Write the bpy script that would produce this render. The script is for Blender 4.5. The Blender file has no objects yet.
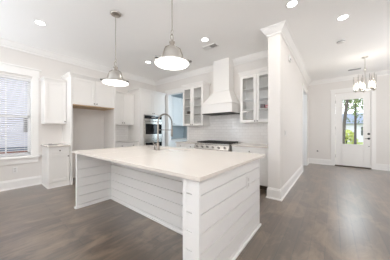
import bpy, bmesh, math, random
from mathutils import Vector, Matrix
random.seed(4)
C = bpy.context.scene.collection
SC = bpy.context.scene
PI = math.pi

# ------------------------------------------------------------------ camera, world, sun, area lights, exposure
XL, YB, XR, YP, YE, CEIL = -5.38, 4.33, -.734, 3.394, 8.015, 3.14
cam = bpy.data.cameras.new('camera'); camo = bpy.data.objects.new('camera', cam); C.objects.link(camo)
cam.sensor_width = 36; cam.lens = 173.5 / 390 * 36; cam.shift_y = .8 / 390
cam.clip_start = .05; cam.clip_end = 300
camo.location = (0, 0, 1.25); camo.rotation_euler = (PI / 2, 0, .6696)
SC.camera = camo

w = bpy.data.worlds.new('world'); SC.world = w; w.use_nodes = True
wn = w.node_tree
bg = wn.nodes['Background']
bg.inputs[0].default_value = (.90, .94, 1, 1); bg.inputs[1].default_value = 2.0

def area(name, loc, rot, sx, sy, power, col):
    l = bpy.data.lights.new(name, 'AREA'); l.shape = 'RECTANGLE'; l.size = sx; l.size_y = sy
    l.energy = power; l.color = col
    o = bpy.data.objects.new(name, l); C.objects.link(o); o.location = loc; o.rotation_euler = rot
    return o
# added fill lamps at rear and right; daylight of the left, pantry and study windows
area('fill_rear', (-3.0, -2.9, 1.3), (PI / 2 + 1.45, 0, 0), 3.6, 1.6, 50, (.95, .97, 1))  # unseen fill, added and aimed up to brighten the ceiling
area('fill_rear_hall', (1.0, -2.9, 1.3), (PI / 2 + 1.45, 0, 0), 2.6, 1.6, 44, (.96, .98, 1))  # second added fill behind the camera, on the hall side
area('fill_right', (2.80, 5.0, 1.5), (0, PI / 2 + .05, -.85), 1.8, 2.6, 45, (.97, .98, 1))  # unseen fill added to brighten the hall and entry wall
area('fill_right_rear', (2.84, -.6, 1.5), (0, PI / 2 + 1.2, 0), 1.4, 4.0, 106, (.98, .985, 1))  # added fill, tilted up, for the ceiling and faces turned right
area('daylight_side', (XL + .06, -2.04, 1.5), (0, -PI / 2 - 1.0, 0), 1.7, .8, 72, (.82, .91, 1))
area('daylight_pantry', (-2.5, 5.2, 1.6), (0, PI / 2, 0), 1.4, 1.0, 19, (.72, .88, 1))
area('daylight_study', (-2.9, 6.9, 1.6), (0, -PI / 2, 0), 1.4, 1.0, 18, (.72, .86, 1))

area('daylight_front_door', (.55, YE + 1.25, 3.05), (-PI / 2 + .75, 0, 0), 2.6, 1.4, 45, (.88, .94, 1))
SC.view_settings.view_transform = 'Standard'; SC.view_settings.look = 'None'
SC.view_settings.gamma = 1; SC.view_settings.use_curve_mapping = False
SC.view_settings.exposure = .77
SC.cycles.max_bounces = 18; SC.cycles.diffuse_bounces = 14; SC.cycles.transparent_max_bounces = 24
SC.cycles.caustics_reflective = False; SC.cycles.caustics_refractive = False

# ------------------------------------------------------------------ materials
def mat(name, col, rough=.5, metal=0, spec=.5, noise=0, nscale=8, bump=0, bscale=60):
    m = bpy.data.materials.new(name); m.use_nodes = True
    nt = m.node_tree; b = nt.nodes['Principled BSDF']
    b.inputs['Base Color'].default_value = (*col, 1)
    b.inputs['Roughness'].default_value = rough; b.inputs['Metallic'].default_value = metal
    b.inputs['Specular IOR Level'].default_value = spec
    tc = nt.nodes.new('ShaderNodeTexCoord')
    if noise:
        n = nt.nodes.new('ShaderNodeTexNoise'); n.inputs['Scale'].default_value = nscale; n.inputs['Detail'].default_value = 4
        r = nt.nodes.new('ShaderNodeMix'); r.data_type = 'RGBA'
        r.inputs[6].default_value = (*[c * (1 - noise) for c in col], 1); r.inputs[7].default_value = (*[min(1, c * (1 + noise)) for c in col], 1)
        nt.links.new(tc.outputs['Object'], n.inputs['Vector']); nt.links.new(n.outputs['Fac'], r.inputs[0])
        nt.links.new(r.outputs[2], b.inputs['Base Color'])
    if bump:
        n = nt.nodes.new('ShaderNodeTexNoise'); n.inputs['Scale'].default_value = bscale
        bp = nt.nodes.new('ShaderNodeBump'); bp.inputs['Strength'].default_value = bump; bp.inputs['Distance'].default_value = .01
        nt.links.new(tc.outputs['Object'], n.inputs['Vector']); nt.links.new(n.outputs['Fac'], bp.inputs['Height'])
        nt.links.new(bp.outputs[0], b.inputs['Normal'])
    return m
def emit(name, col, strength):
    m = bpy.data.materials.new(name); m.use_nodes = True
    b = m.node_tree.nodes['Principled BSDF']
    b.inputs['Base Color'].default_value = (.9, .9, .9, 1)
    b.inputs['Emission Color'].default_value = (*col, 1); b.inputs['Emission Strength'].default_value = strength
    return m
def glass(name, tint=(1, 1, 1), refl=.10, fres=.4):
    m = bpy.data.materials.new(name); m.use_nodes = True
    nt = m.node_tree; nt.nodes.clear()
    out = nt.nodes.new('ShaderNodeOutputMaterial'); mx = nt.nodes.new('ShaderNodeMixShader')
    t = nt.nodes.new('ShaderNodeBsdfTransparent'); t.inputs[0].default_value = (*tint, 1)
    g = nt.nodes.new('ShaderNodeBsdfGlossy'); g.inputs['Roughness'].default_value = .02
    lw = nt.nodes.new('ShaderNodeLayerWeight'); lw.inputs[0].default_value = .3
    ml = nt.nodes.new('ShaderNodeMath'); ml.operation = 'MULTIPLY_ADD'; ml.inputs[1].default_value = fres; ml.inputs[2].default_value = refl * .4
    nt.links.new(lw.outputs['Fresnel'], ml.inputs[0]); nt.links.new(ml.outputs[0], mx.inputs[0])
    nt.links.new(t.outputs[0], mx.inputs[1]); nt.links.new(g.outputs[0], mx.inputs[2]); nt.links.new(mx.outputs[0], out.inputs[0])
    return m
M = {}
M['wall'] = mat('wall_paint', (.765, .745, .725), .75, noise=.012, nscale=2, bump=.04, bscale=300)
M['ceil'] = mat('ceiling_paint', (.96, .96, .957), .8, noise=.01, nscale=1.5)
M['trim'] = mat('trim_paint', (.86, .855, .845), .4, noise=.01)
M['cab'] = mat('cabinet_paint', (.84, .83, .815), .38, noise=.01)
M['isl'] = mat('island_paint', (.84, .842, .84), .42, noise=.01)
M['quartz'] = mat('white_quartz', (.72, .675, .63), .22, noise=.008, nscale=14)
M['edge'] = mat('grey_quartz', (.62, .61, .60), .3, noise=.05, nscale=20)
M['wood'] = mat('raw_plywood', (.50, .36, .22), .6, noise=.12, nscale=10)
M['nickel'] = mat('brushed_nickel', (.29, .26, .23), .32, 1, noise=.05, nscale=40)
M['pnickel'] = mat('polished_nickel', (.46, .43, .39), .3, 1, noise=.04, nscale=40)
M['shade'] = mat('satin_nickel', (.60, .58, .55), .32, 1, noise=.03, nscale=30)
M['steel'] = mat('stainless_steel', (.52, .50, .47), .26, 1, noise=.04, nscale=25)
M['knob'] = mat('pewter', (.22, .21, .20), .35, .8, noise=.04)
M['black'] = mat('black_iron', (.022, .021, .02), .5, noise=.1)
M['bglass'] = mat('black_oven_glass', (.012, .012, .014), .08, spec=.25, noise=.05)
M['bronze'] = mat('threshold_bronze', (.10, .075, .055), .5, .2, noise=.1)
M['blackmetal'] = mat('black_hardware', (.02, .02, .022), .4, .3, noise=.05)
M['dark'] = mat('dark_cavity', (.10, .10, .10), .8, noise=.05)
M['plate'] = mat('plastic_plate', (.80, .80, .79), .4, noise=.01)
M['slot'] = mat('plate_slot', (.28, .28, .28), .6, noise=.02)
M['glass'] = glass('cabinet_glass', (.98, .985, .985), .08)
M['pane'] = glass('window_glass', (.97, .98, 1), .0, .12)
M['shadeglass'] = glass('clear_shade_glass', (.995, .99, .985), .0)
M['lens'] = emit('lamp_lens', (1, .98, .95), 5)
M['diffuser'] = emit('lamp_diffuser', (1, .98, .95), 2.6)
M['bulb'] = emit('lamp_bulb', (1, .88, .70), 14)
M['slat'] = mat('blind_slat', (.86, .86, .87), .5, noise=.01)
M['red'] = mat('red_card', (.42, .05, .06), .5, noise=.1, nscale=30)
M['maroon'] = mat('maroon_card', (.10, .03, .035), .5, noise=.1, nscale=30)
M['tan'] = mat('tan_card', (.30, .25, .19), .6, noise=.25, nscale=25)
M['greycard'] = mat('grey_card', (.34, .33, .32), .6, noise=.1)
M['brown'] = mat('brown_card', (.07, .05, .04), .6, noise=.1)
M['lawn'] = mat('lawn', (.22, .27, .07), .9, noise=.4, nscale=3)
M['leaf'] = mat('leaves', (.16, .22, .07), .7, noise=.4, nscale=2)
M['leafy'] = mat('yellow_leaves', (.42, .46, .12), .7, noise=.35, nscale=3)
M['bark'] = mat('bark', (.10, .085, .075), .9, noise=.4, nscale=12, bump=.4, bscale=30)
M['road'] = mat('asphalt', (.32, .31, .31), .8, noise=.1)
M['roof'] = mat('grey_blue_roof', (.17, .20, .25), .8, noise=.15, nscale=6)
M['brick'] = mat('red_brick', (.26, .12, .09), .85, noise=.25, nscale=9)

def siding():
    m = mat('lap_siding', (.66, .65, .71), .6); nt = m.node_tree; b = nt.nodes['Principled BSDF']
    tc = nt.nodes.new('ShaderNodeTexCoord'); wv = nt.nodes.new('ShaderNodeTexWave'); wv.bands_direction = 'Z'; wv.wave_profile = 'SAW'
    wv.inputs['Scale'].default_value = 1.9
    bp = nt.nodes.new('ShaderNodeBump'); bp.inputs['Strength'].default_value = .15; bp.inputs['Distance'].default_value = .02
    nt.links.new(tc.outputs['Object'], wv.inputs['Vector']); nt.links.new(wv.outputs['Fac'], bp.inputs['Height']); nt.links.new(bp.outputs[0], b.inputs['Normal'])
    return m
M['siding'] = siding()

def floor_mat():
    m = bpy.data.materials.new('dark_oak_planks'); m.use_nodes = True
    nt = m.node_tree; L = nt.links.new; b = nt.nodes['Principled BSDF']
    tc = nt.nodes.new('ShaderNodeTexCoord'); mp = nt.nodes.new('ShaderNodeMapping'); mp.inputs['Rotation'].default_value = (0, 0, PI / 2)
    L(tc.outputs['Object'], mp.inputs['Vector'])
    br = nt.nodes.new('ShaderNodeTexBrick'); br.inputs['Scale'].default_value = 1
    br.inputs['Brick Width'].default_value = 1.5; br.inputs['Row Height'].default_value = .13; br.inputs['Mortar Size'].default_value = .0045
    br.offset = .37; br.inputs['Bias'].default_value = 0
    br.inputs['Color1'].default_value = (.064, .041, .026, 1); br.inputs['Color2'].default_value = (.122, .083, .055, 1)
    br.inputs['Mortar'].default_value = (.03, .024, .02, 1)
    L(mp.outputs[0], br.inputs['Vector'])
    # grain: noise stretched along the planks
    mg = nt.nodes.new('ShaderNodeMapping'); mg.inputs['Scale'].default_value = (26, 2.2, 1)
    L(tc.outputs['Object'], mg.inputs['Vector'])
    ng = nt.nodes.new('ShaderNodeTexNoise'); ng.inputs['Scale'].default_value = 1; ng.inputs['Detail'].default_value = 5
    L(mg.outputs[0], ng.inputs['Vector'])
    rg = nt.nodes.new('ShaderNodeMapRange'); rg.inputs[1].default_value = .3; rg.inputs[2].default_value = .7; rg.inputs[3].default_value = .66; rg.inputs[4].default_value = 1.34
    L(ng.outputs['Fac'], rg.inputs[0])
    mul = nt.nodes.new('ShaderNodeMix'); mul.data_type = 'RGBA'; mul.blend_type = 'MULTIPLY'; mul.inputs[0].default_value = 1
    L(br.outputs['Color'], mul.inputs[6]); L(rg.outputs[0], mul.inputs[7])
    # builder's dust: pale wiped smears lying on the boards
    md = nt.nodes.new('ShaderNodeMapping'); md.inputs['Scale'].default_value = (2.2, 1.1, 1); md.inputs['Rotation'].default_value = (0, 0, .12)
    L(tc.outputs['Object'], md.inputs['Vector'])
    nd = nt.nodes.new('ShaderNodeTexNoise'); nd.inputs['Scale'].default_value = 1.7; nd.inputs['Detail'].default_value = 6; nd.inputs['Roughness'].default_value = .64; nd.inputs['Distortion'].default_value = .8
    L(md.outputs[0], nd.inputs['Vector'])
    rd = nt.nodes.new('ShaderNodeMapRange'); rd.inputs[1].default_value = .47; rd.inputs[2].default_value = .66; rd.inputs[3].default_value = 0; rd.inputs[4].default_value = .62
    L(nd.outputs['Fac'], rd.inputs[0])
    mx = nt.nodes.new('ShaderNodeMix'); mx.data_type = 'RGBA'; mx.inputs[7].default_value = (.31, .22, .15, 1)
    L(rd.outputs[0], mx.inputs[0]); L(mul.outputs[2], mx.inputs[6]); L(mx.outputs[2], b.inputs['Base Color'])
    rr = nt.nodes.new('ShaderNodeMapRange'); rr.inputs[1].default_value = .3; rr.inputs[2].default_value = .75; rr.inputs[3].default_value = .34; rr.inputs[4].default_value = .44
    L(nd.outputs['Fac'], rr.inputs[0]); L(rr.outputs[0], b.inputs['Roughness'])
    bp = nt.nodes.new('ShaderNodeBump'); bp.inputs['Strength'].default_value = .12; bp.inputs['Distance'].default_value = .004
    L(ng.outputs['Fac'], bp.inputs['Height']); L(bp.outputs[0], b.inputs['Normal'])
    b.inputs['Coat Weight'].default_value = 1; b.inputs['Coat Roughness'].default_value = .28; b.inputs['Coat IOR'].default_value = 2.0
    return m
M['floor'] = floor_mat()

def tile_mat():
    m = bpy.data.materials.new('glossy_subway_tile'); m.use_nodes = True
    nt = m.node_tree; L = nt.links.new; b = nt.nodes['Principled BSDF']
    tc = nt.nodes.new('ShaderNodeTexCoord'); sp = nt.nodes.new('ShaderNodeSeparateXYZ'); cb = nt.nodes.new('ShaderNodeCombineXYZ')
    ad = nt.nodes.new('ShaderNodeMath'); ad.operation = 'ADD'
    L(tc.outputs['Object'], sp.inputs[0]); L(sp.outputs[0], ad.inputs[0]); L(sp.outputs[1], ad.inputs[1]); L(ad.outputs[0], cb.inputs[0]); L(sp.outputs[2], cb.inputs[1])
    br = nt.nodes.new('ShaderNodeTexBrick'); br.inputs['Scale'].default_value = 1
    br.inputs['Brick Width'].default_value = .155; br.inputs['Row Height'].default_value = .078; br.inputs['Mortar Size'].default_value = .003; br.inputs['Mortar Smooth'].default_value = .3
    br.inputs['Color1'].default_value = (.80, .79, .78, 1); br.inputs['Color2'].default_value = (.84, .83, .82, 1); br.inputs['Mortar'].default_value = (.70, .685, .67, 1)
    L(cb.outputs[0], br.inputs['Vector']); L(br.outputs['Color'], b.inputs['Base Color'])
    b.inputs['Roughness'].default_value = .10
    nz = nt.nodes.new('ShaderNodeTexNoise'); nz.inputs['Scale'].default_value = 1; nz.inputs['Detail'].default_value = 1
    mz = nt.nodes.new('ShaderNodeMapping'); mz.inputs['Scale'].default_value = (5, 5, 26); L(tc.outputs['Object'], mz.inputs['Vector']); L(mz.outputs[0], nz.inputs['Vector'])
    mm = nt.nodes.new('ShaderNodeMath'); mm.operation = 'MULTIPLY_ADD'; mm.inputs[1].default_value = -1
    L(br.outputs['Fac'], mm.inputs[0]); L(nz.outputs['Fac'], mm.inputs[2])
    bp = nt.nodes.new('ShaderNodeBump'); bp.inputs['Strength'].default_value = .55; bp.inputs['Distance'].default_value = .006
    L(mm.outputs[0], bp.inputs['Height']); L(bp.outputs[0], b.inputs['Normal'])
    return m
M['tile'] = tile_mat()
M['bluewall'] = mat('blue_grey_paint', (.40, .44, .46), .7, noise=.02)

# ------------------------------------------------------------------ helpers
WL = {}
def IDT(u, v, z): return (u, v, z)
def LEFT(u, v, z): return (XL + .0015 + v, u, z)         # along the left wall: u = Y, v = out of the wall
def BACK(u, v, z): return (u, YB - v, z)         # along the back wall: u = X, v = out of the wall
class MB:
    def __init__(s, T=IDT): s.bm = bmesh.new(); s.T = T
    def v(s, p): return s.bm.verts.new(s.T(*p))
    def hexa(s, P):
        V = [s.v(p) for p in P]
        for f in ((0, 1, 2, 3), (7, 6, 5, 4), (0, 4, 5, 1), (1, 5, 6, 2), (2, 6, 7, 3), (3, 7, 4, 0)): s.bm.faces.new([V[i] for i in f])
        return s
    def box(s, a, b, c, d, e, f):
        return s.hexa([(a, c, e), (b, c, e), (b, d, e), (a, d, e), (a, c, f), (b, c, f), (b, d, f), (a, d, f)])
    def lathe(s, o, prof, n=24, ax=None):
        ax = Vector(ax or (0, 0, 1)).normalized(); t = ax.orthogonal().normalized(); q = ax.cross(t); o = Vector(o)
        rings = []
        for r, h in prof:
            if r < 1e-6: rings.append([s.v(o + ax * h)])
            else: rings.append([s.v(o + ax * h + (t * math.cos(2 * PI * k / n) + q * math.sin(2 * PI * k / n)) * r) for k in range(n)])
        for A, B in zip(rings, rings[1:]):
            for k in range(n):
                a, b = A[k % len(A)], A[(k + 1) % len(A)]; c, d = B[(k + 1) % len(B)], B[k % len(B)]
                f = []
                for x in (a, b, c, d):
                    if x not in f: f.append(x)
                if len(f) > 2: s.bm.faces.new(f)
        for R in (rings[0], rings[-1]):
            if len(R) > 2: s.bm.faces.new(R)
        return s
    def cyl(s, a, b, r, n=16):
        a = Vector(a); b = Vector(b); return s.lathe(a, [(r, 0), (r, (b - a).length)], n, b - a)
    def tube(s, pts, r, n=10, closed=False):
        P = [Vector(p) for p in pts]; rings = []; nrm = None; m = len(P)
        for i, p in enumerate(P):
            if closed: t = (P[(i + 1) % m] - P[i - 1]).normalized()
            else: t = (P[min(i + 1, m - 1)] - P[max(i - 1, 0)]).normalized()
            if nrm is None: nrm = t.orthogonal().normalized()
            nrm = (nrm - t * nrm.dot(t)).normalized(); q = t.cross(nrm)
            rr = r[i] if isinstance(r, (list, tuple)) else r
            rings.append([s.v(p + (nrm * math.cos(2 * PI * k / n) + q * math.sin(2 * PI * k / n)) * rr) for k in range(n)])
        pr = list(zip(rings, rings[1:])) + ([(rings[-1], rings[0])] if closed else [])
        for A, B in pr:
            for k in range(n): s.bm.faces.new((A[k], A[(k + 1) % n], B[(k + 1) % n], B[k]))
        if not closed: s.bm.faces.new(rings[0]); s.bm.faces.new(rings[-1])
        return s
    def sweep(s, path, prof, closed=False):
        """profile (out, z) carried along a plan path, out being to the right of travel, corners mitred"""
        P = [Vector(p) for p in path]; m = len(P); R = []
        for i in range(m):
            d1 = (P[i] - P[i - 1]).normalized() if (i > 0 or closed) else None
            d2 = (P[(i + 1) % m] - P[i]).normalized() if (i < m - 1 or closed) else None
            d1 = d1 or d2; d2 = d2 or d1
            n1 = Vector((d1.y, -d1.x)); n2 = Vector((d2.y, -d2.x)); mt = (n1 + n2) / (1 + n1.dot(n2))
            R.append([s.v((P[i].x + mt.x * o, P[i].y + mt.y * o, z)) for o, z in prof])
        k = len(prof)
        for A, B in list(zip(R, R[1:])) + ([(R[-1], R[0])] if closed else []):
            for j in range(k): s.bm.faces.new((A[j], A[(j + 1) % k], B[(j + 1) % k], B[j]))
        if not closed: s.bm.faces.new(R[0]); s.bm.faces.new(R[-1])
        return s
    def build(s, name, m, parent=None, bevel=0, smooth=False, seg=1):
        bmesh.ops.recalc_face_normals(s.bm, faces=s.bm.faces)
        if parent is not None: org = WL[parent.name]
        else:
            xs = [v.co for v in s.bm.verts]
            lo = [min(c[i] for c in xs) for i in range(3)]; hi = [max(c[i] for c in xs) for i in range(3)]
            org = Vector(((lo[0] + hi[0]) / 2, (lo[1] + hi[1]) / 2, lo[2]))
        bmesh.ops.translate(s.bm, verts=s.bm.verts, vec=-org)
        me = bpy.data.meshes.new(name); s.bm.to_mesh(me); s.bm.free()
        me.materials.append(M[m] if isinstance(m, str) else m)
        if smooth:
            for p in me.polygons: p.use_smooth = True
        o = bpy.data.objects.new(name, me); C.objects.link(o); WL[o.name] = org
        if parent is not None: o.parent = parent
        else: o.location = org
        if bevel:
            b = o.modifiers.new('bevel', 'BEVEL'); b.width = bevel; b.segments = seg; b.limit_method = 'ANGLE'
        if smooth:
            e = o.modifiers.new('edges', 'EDGE_SPLIT'); e.split_angle = .7
        return o
def tag(o, label, cat, group=None):
    o['label'] = label; o['category'] = cat
    if group: o['group'] = group
    return o
def thing(name, loc, label, cat, group=None):
    o = bpy.data.objects.new(name, None); o.empty_display_size = .1; C.objects.link(o); o.location = loc
    WL[o.name] = Vector(loc); return tag(o, label, cat, group)
def struct(o): o['kind'] = 'structure'; return o
def copy_thing(o, loc, label):
    def cp(x, par):
        c = x.copy(); C.objects.link(c)
        if par is not None: c.parent = par
        for ch in x.children: cp(ch, c)
        return c
    r = cp(o, None); r.location = loc; r['label'] = label; WL[r.name] = Vector(loc)
    return r

# ------------------------------------------------------------------ room shell
struct(MB().box(-8, 3.2, -3.7, YE + .15, -.12, 0).build('floor', 'floor'))
struct(MB().box(XL - .15, 3.2, -3.7, YE + .15, CEIL, CEIL + .15).build('ceiling', 'ceil'))
# left wall with the window opening (and one behind the camera)
WY0, WY1, WZ0, WZ1 = 0.0, .80, .70, 2.44
b = MB(); X0, X1 = XL - .15, XL
b.box(X0, X1, -3.7, WY0, 0, CEIL).box(X0, X1, WY1, 6.1, 0, CEIL).box(X0, X1, WY0, WY1, 0, WZ0).box(X0, X1, WY0, WY1, WZ1, CEIL)
struct(b.build('wall_left', 'wall'))
# back wall with the pantry opening
OX0, OX1, OZ = -4.65, -3.743, 2.56
b = MB()
b.box(XL, OX0, YB, YB + .12, 0, CEIL).box(OX1, -.944, YB, YB + .12, 0, CEIL).box(OX0, OX1, YB, YB + .12, OZ, CEIL)
struct(b.build('wall_back', 'wall'))
# hall wall: its near end is the white pillar beside the counter
HY0, HY1, HZ = 6.36, 7.36, 2.56
b = MB()
b.box(-.944, XR, YP, HY0, 0, CEIL).box(-.944, XR, HY1, YE, 0, CEIL).box(-.944, XR, HY0, HY1, HZ, CEIL)
struct(b.build('wall_hall', 'wall'))
# entry wall with the door opening
DX0, DX1, DZ = .069, 1.0, 2.575
b = MB()
b.box(-3.2, DX0, YE, YE + .15, 0, CEIL).box(DX1, 3.2, YE, YE + .15, 0, CEIL).box(DX0, DX1, YE, YE + .15, DZ, CEIL)
struct(b.build('wall_entry', 'wall'))
struct(MB().box(2.9, 3.05, -3.7, YE, 0, CEIL).build('wall_right', 'wall'))
struct(MB().box(XL, 2.9, -3.7, -3.55, 0, CEIL).build('wall_rear', 'wall'))
struct(MB().box(XL, -.944, 5.95, 6.10, 0, CEIL).build('wall_pantry', 'bluewall'))
struct(MB().box(XL, XL + .001, YB + .12, 5.95, 0, CEIL - .002).build('wall_pantry_left', 'bluewall'))
struct(MB().box(-2.4, -2.25, YB + .12, 5.95, 0, CEIL).build('wall_pantry_side', 'wall'))
struct(MB().box(-3.2, -3.05, 6.10, YE, 0, CEIL).build('wall_study', 'wall'))

crown = [(0, CEIL), (.105, CEIL), (.105, CEIL - .016), (.092, CEIL - .022), (.082, CEIL - .045), (.045, CEIL - .092), (.022, CEIL - .108), (.018, CEIL - .135), (0, CEIL - .14)]
struct(MB().sweep([(XL, -3.55), (XL, YB), (-.944, YB), (-.944, YP), (XR, YP), (XR, YE), (2.9, YE)], crown).build('trim_1', 'trim'))
base = [(0, 0), (.034, 0), (.034, .012), (.028, .022), (.017, .026), (.017, .165), (.010, .176), (.010, .188), (.004, .2), (0, .2)]
struct(MB().sweep([(XL, -3.55), (XL, .962)], base).build('baseboard_left', 'trim'))
struct(MB().sweep([(-.944, 3.705), (-.944, YP), (XR, YP), (XR, HY0 - .11)], base).build('baseboard_hall', 'trim'))
struct(MB().sweep([(XR, HY1 + .11), (XR, YE), (DX0 - .105, YE)], base).build('baseboard_entry', 'trim'))
struct(MB().sweep([(DX1 + .105, YE), (2.9, YE), (2.9, -3.55)], base).build('baseboard_right', 'trim'))

# pantry opening: casing and jamb lining
b = MB(); y = YB
b.box(OX0 - .125, OX0, y - .02, y, 0, OZ).box(OX1, OX1 + .06, y - .02, y, .95, OZ).box(OX0 - .135, OX1 + .07, y - .024, y, OZ, OZ + .125).box(OX0 - .15, OX1 + .08, y - .04, y, OZ + .125, OZ + .15)
b.box(OX0, OX0 + .012, y, y + .12, 0, OZ).box(OX1 - .012, OX1, y, y + .12, 0, OZ).box(OX0, OX1, y, y + .12, OZ - .012, OZ)
struct(b.build('trim_2', 'trim'))
# study opening in the hall wall
b = MB(); x = XR
b.box(x, x + .022, HY0 - .105, HY0, 0, HZ).box(x, x + .022, HY1, HY1 + .105, 0, HZ).box(x, x + .024, HY0 - .115, HY1 + .115, HZ, HZ + .12).box(x, x + .04, HY0 - .13, HY1 + .13, HZ + .12, HZ + .145)
b.box(-.944, x, HY0, HY0 + .015, 0, HZ).box(-.944, x, HY1 - .015, HY1, 0, HZ).box(-.944, x, HY0, HY1, HZ - .015, HZ)
struct(b.build('trim_3', 'trim'))

# ------------------------------------------------------------------ window in the left wall
T = LEFT
b = MB(T)
b.box(WY0 - .105, WY0, 0, .022, WZ0 - .05, WZ1 + .04).box(WY1, WY1 + .105, 0, .022, WZ0 - .05, WZ1 + .04)
b.box(WY0 - .12, WY1 + .12, 0, .026, WZ1 + .06, WZ1 + .2).box(WY0 - .13, WY1 + .13, 0, .034, WZ1 + .04, WZ1 + .06).box(WY0 - .15, WY1 + .15, 0, .055, WZ1 + .2, WZ1 + .228)
b.box(WY0 - .13, WY1 + .13, 0, .06, WZ0 - .055, WZ0 - .025)                   # stool
b.box(WY0 - .105, WY1 + .105, 0, .02, WZ0 - .17, WZ0 - .055)                  # apron
b.box(WY0, WY1, -.15, 0, WZ0 - .025, WZ0)                                     # sill board
b.box(WY0, WY0 + .02, -.15, 0, WZ0, WZ1).box(WY1 - .02, WY1, -.15, 0, WZ0, WZ1).box(WY0, WY1, -.15, 0, WZ1 - .02, WZ1)
win = struct(b.build('window_1', 'trim'))
b = MB(T); a0, a1 = WY0 + .02, WY1 - .02
zm = 1.575
for z0, z1, v in ((WZ0, zm + .02, -.115), (zm - .02, WZ1 - .02, -.135)):
    b.box(a0, a0 + .04, v - .02, v, z0, z1).box(a1 - .04, a1, v - .02, v, z0, z1).box(a0, a1, v - .02, v, z0, z0 + .045).box(a0, a1, v - .02, v, z1 - .045, z1)
    b.box(.39, .412, v - .018, v - .002, z0, z1)
b.build('window_sash', 'trim', win)
b = MB(T)
b.box(a0 + .04, a1 - .04, -.128, -.124, WZ0 + .045, zm).box(a0 + .04, a1 - .04, -.148, -.144, zm, WZ1 - .06)
b.build('pane', 'pane', win)
# blind
bl = thing('window_blind', T(.4, -.055, WZ1 - .05), 'white horizontal slat blind lowered inside the left window, slats open', 'blind')
MB(T).box(a0 + .004, a1 - .004, -.085, -.03, WZ1 - .065, WZ1 - .022).build('head_rail', 'slat', bl)
b = MB(T); z = WZ0 + .06; n = 0
while z < WZ1 - .08:
    t = .009
    b.hexa([(a0 + .006, -.082, z - t), (a1 - .006, -.082, z - t), (a1 - .006, -.032, z + t), (a0 + .006, -.032, z + t),
            (a0 + .006, -.082, z - t + .004), (a1 - .006, -.082, z - t + .004), (a1 - .006, -.032, z + t + .004), (a0 + .006, -.032, z + t + .004)])
    z += .046
b.build('slats', 'slat', bl)
MB(T).box(a0 + .006, a1 - .006, -.08, -.034, WZ0 + .005, WZ0 + .03).build('bottom_rail', 'slat', bl)
for u in (a0 + .1, a1 - .1): MB(T).cyl((u, -.03, WZ0 + .02), (u, -.03, WZ1 - .06), .002, 6).build('ladder_cord', 'slat', bl)

# ------------------------------------------------------------------ front door
GX0, GX1, GZ0, GZ1 = .28, .81, .785, 2.34
b = MB(); y0, y1 = YE + .02, YE + .065; x0, x1 = DX0 + .022, DX1 - .022; zt = DZ - .02
b.box(x0, GX0, y0, y1, .035, zt).box(GX1, x1, y0, y1, .035, zt).box(GX0, GX1, y0, y1, GZ1, zt).box(GX0, GX1, y0, y1, .035, GZ0)
door = struct(b.build('door_1', 'trim', bevel=.003))
b = MB()
for q, d in ((.03, .012), (.012, .02)):
    b.box(GX0 - q, GX0, y0 - d, y0, GZ0 - q, GZ1 + q).box(GX1, GX1 + q, y0 - d, y0, GZ0 - q, GZ1 + q).box(GX0, GX1, y0 - d, y0, GZ1, GZ1 + q).box(GX0, GX1, y0 - d, y0, GZ0 - q, GZ0)
b.build('glazing_frame', 'trim', door)
MB().box(GX0, GX1, y0 + .018, y0 + .026, GZ0, GZ1).build('pane', 'pane', door)
b = MB()                                                                     # two raised panels with moulded rims
for pz0, pz1 in ((.17, .40), (.47, .68)):
    px0, px1 = GX0 - .02, GX1 + .02
    b.box(px0, px1, y0 - .014, y0, pz1 - .015, pz1).box(px0, px1, y0 - .014, y0, pz0, pz0 + .015).box(px0, px0 + .015, y0 - .014, y0, pz0, pz1).box(px1 - .015, px1, y0 - .014, y0, pz0, pz1)
    b.box(px0 + .045, px1 - .045, y0 - .008, y0, pz0 + .045, pz1 - .045)
b.build('panel_moulding', 'trim', door)
hx = .94
h = MB().lathe((hx, y0, 1.145), [(.033, 0), (.033, .012), (.022, .02), (.022, .028), (0, .03)], 18, (0, -1, 0)).build('deadbolt', 'blackmetal', door, smooth=True)
h = MB().lathe((hx, y0, .99), [(.033, 0), (.033, .010), (.014, .016), (.014, .05), (0, .052)], 18, (0, -1, 0)).build('handle_rose', 'blackmetal', door, smooth=True)
MB().tube([(hx, y0 - .045, .99), (hx - .05, y0 - .05, .99), (hx - .10, y0 - .045, .985)], [.010, .009, .007], 8).build('door_handle', 'blackmetal', h, smooth=True)
MB().lathe((hx + .005, y0, .735), [(.016, 0), (.016, .01), (0, .014)], 14, (0, -1, 0)).build('lock_cover', 'slot', door)
for z in (.35, 1.35, 2.28):
    MB().cyl((DX0 + .02, YE + .012, z - .05), (DX0 + .02, YE + .012, z + .05), .008, 8).build('hinge', 'knob', door)
MB().box(DX0, DX1, YE - .03, YE + .15, 0, .028).build('threshold', 'bronze', door, bevel=.006)
b = MB()
b.box(DX0 - .105, DX0, YE - .022, YE, 0, DZ + .02).box(DX1, DX1 + .105, YE - .022, YE, 0, DZ + .02)
b.box(DX0 - .115, DX1 + .115, YE - .026, YE, DZ + .02, DZ + .13).box(DX0 - .13, DX1 + .13, YE - .042, YE, DZ + .13, DZ + .155)
b.box(DX0, DX0 + .019, YE, YE + .15, .03, DZ).box(DX1 - .019, DX1, YE, YE + .15, .03, DZ).box(DX0, DX1, YE, YE + .15, DZ - .017, DZ)
struct(b.build('trim_4', 'trim'))

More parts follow.
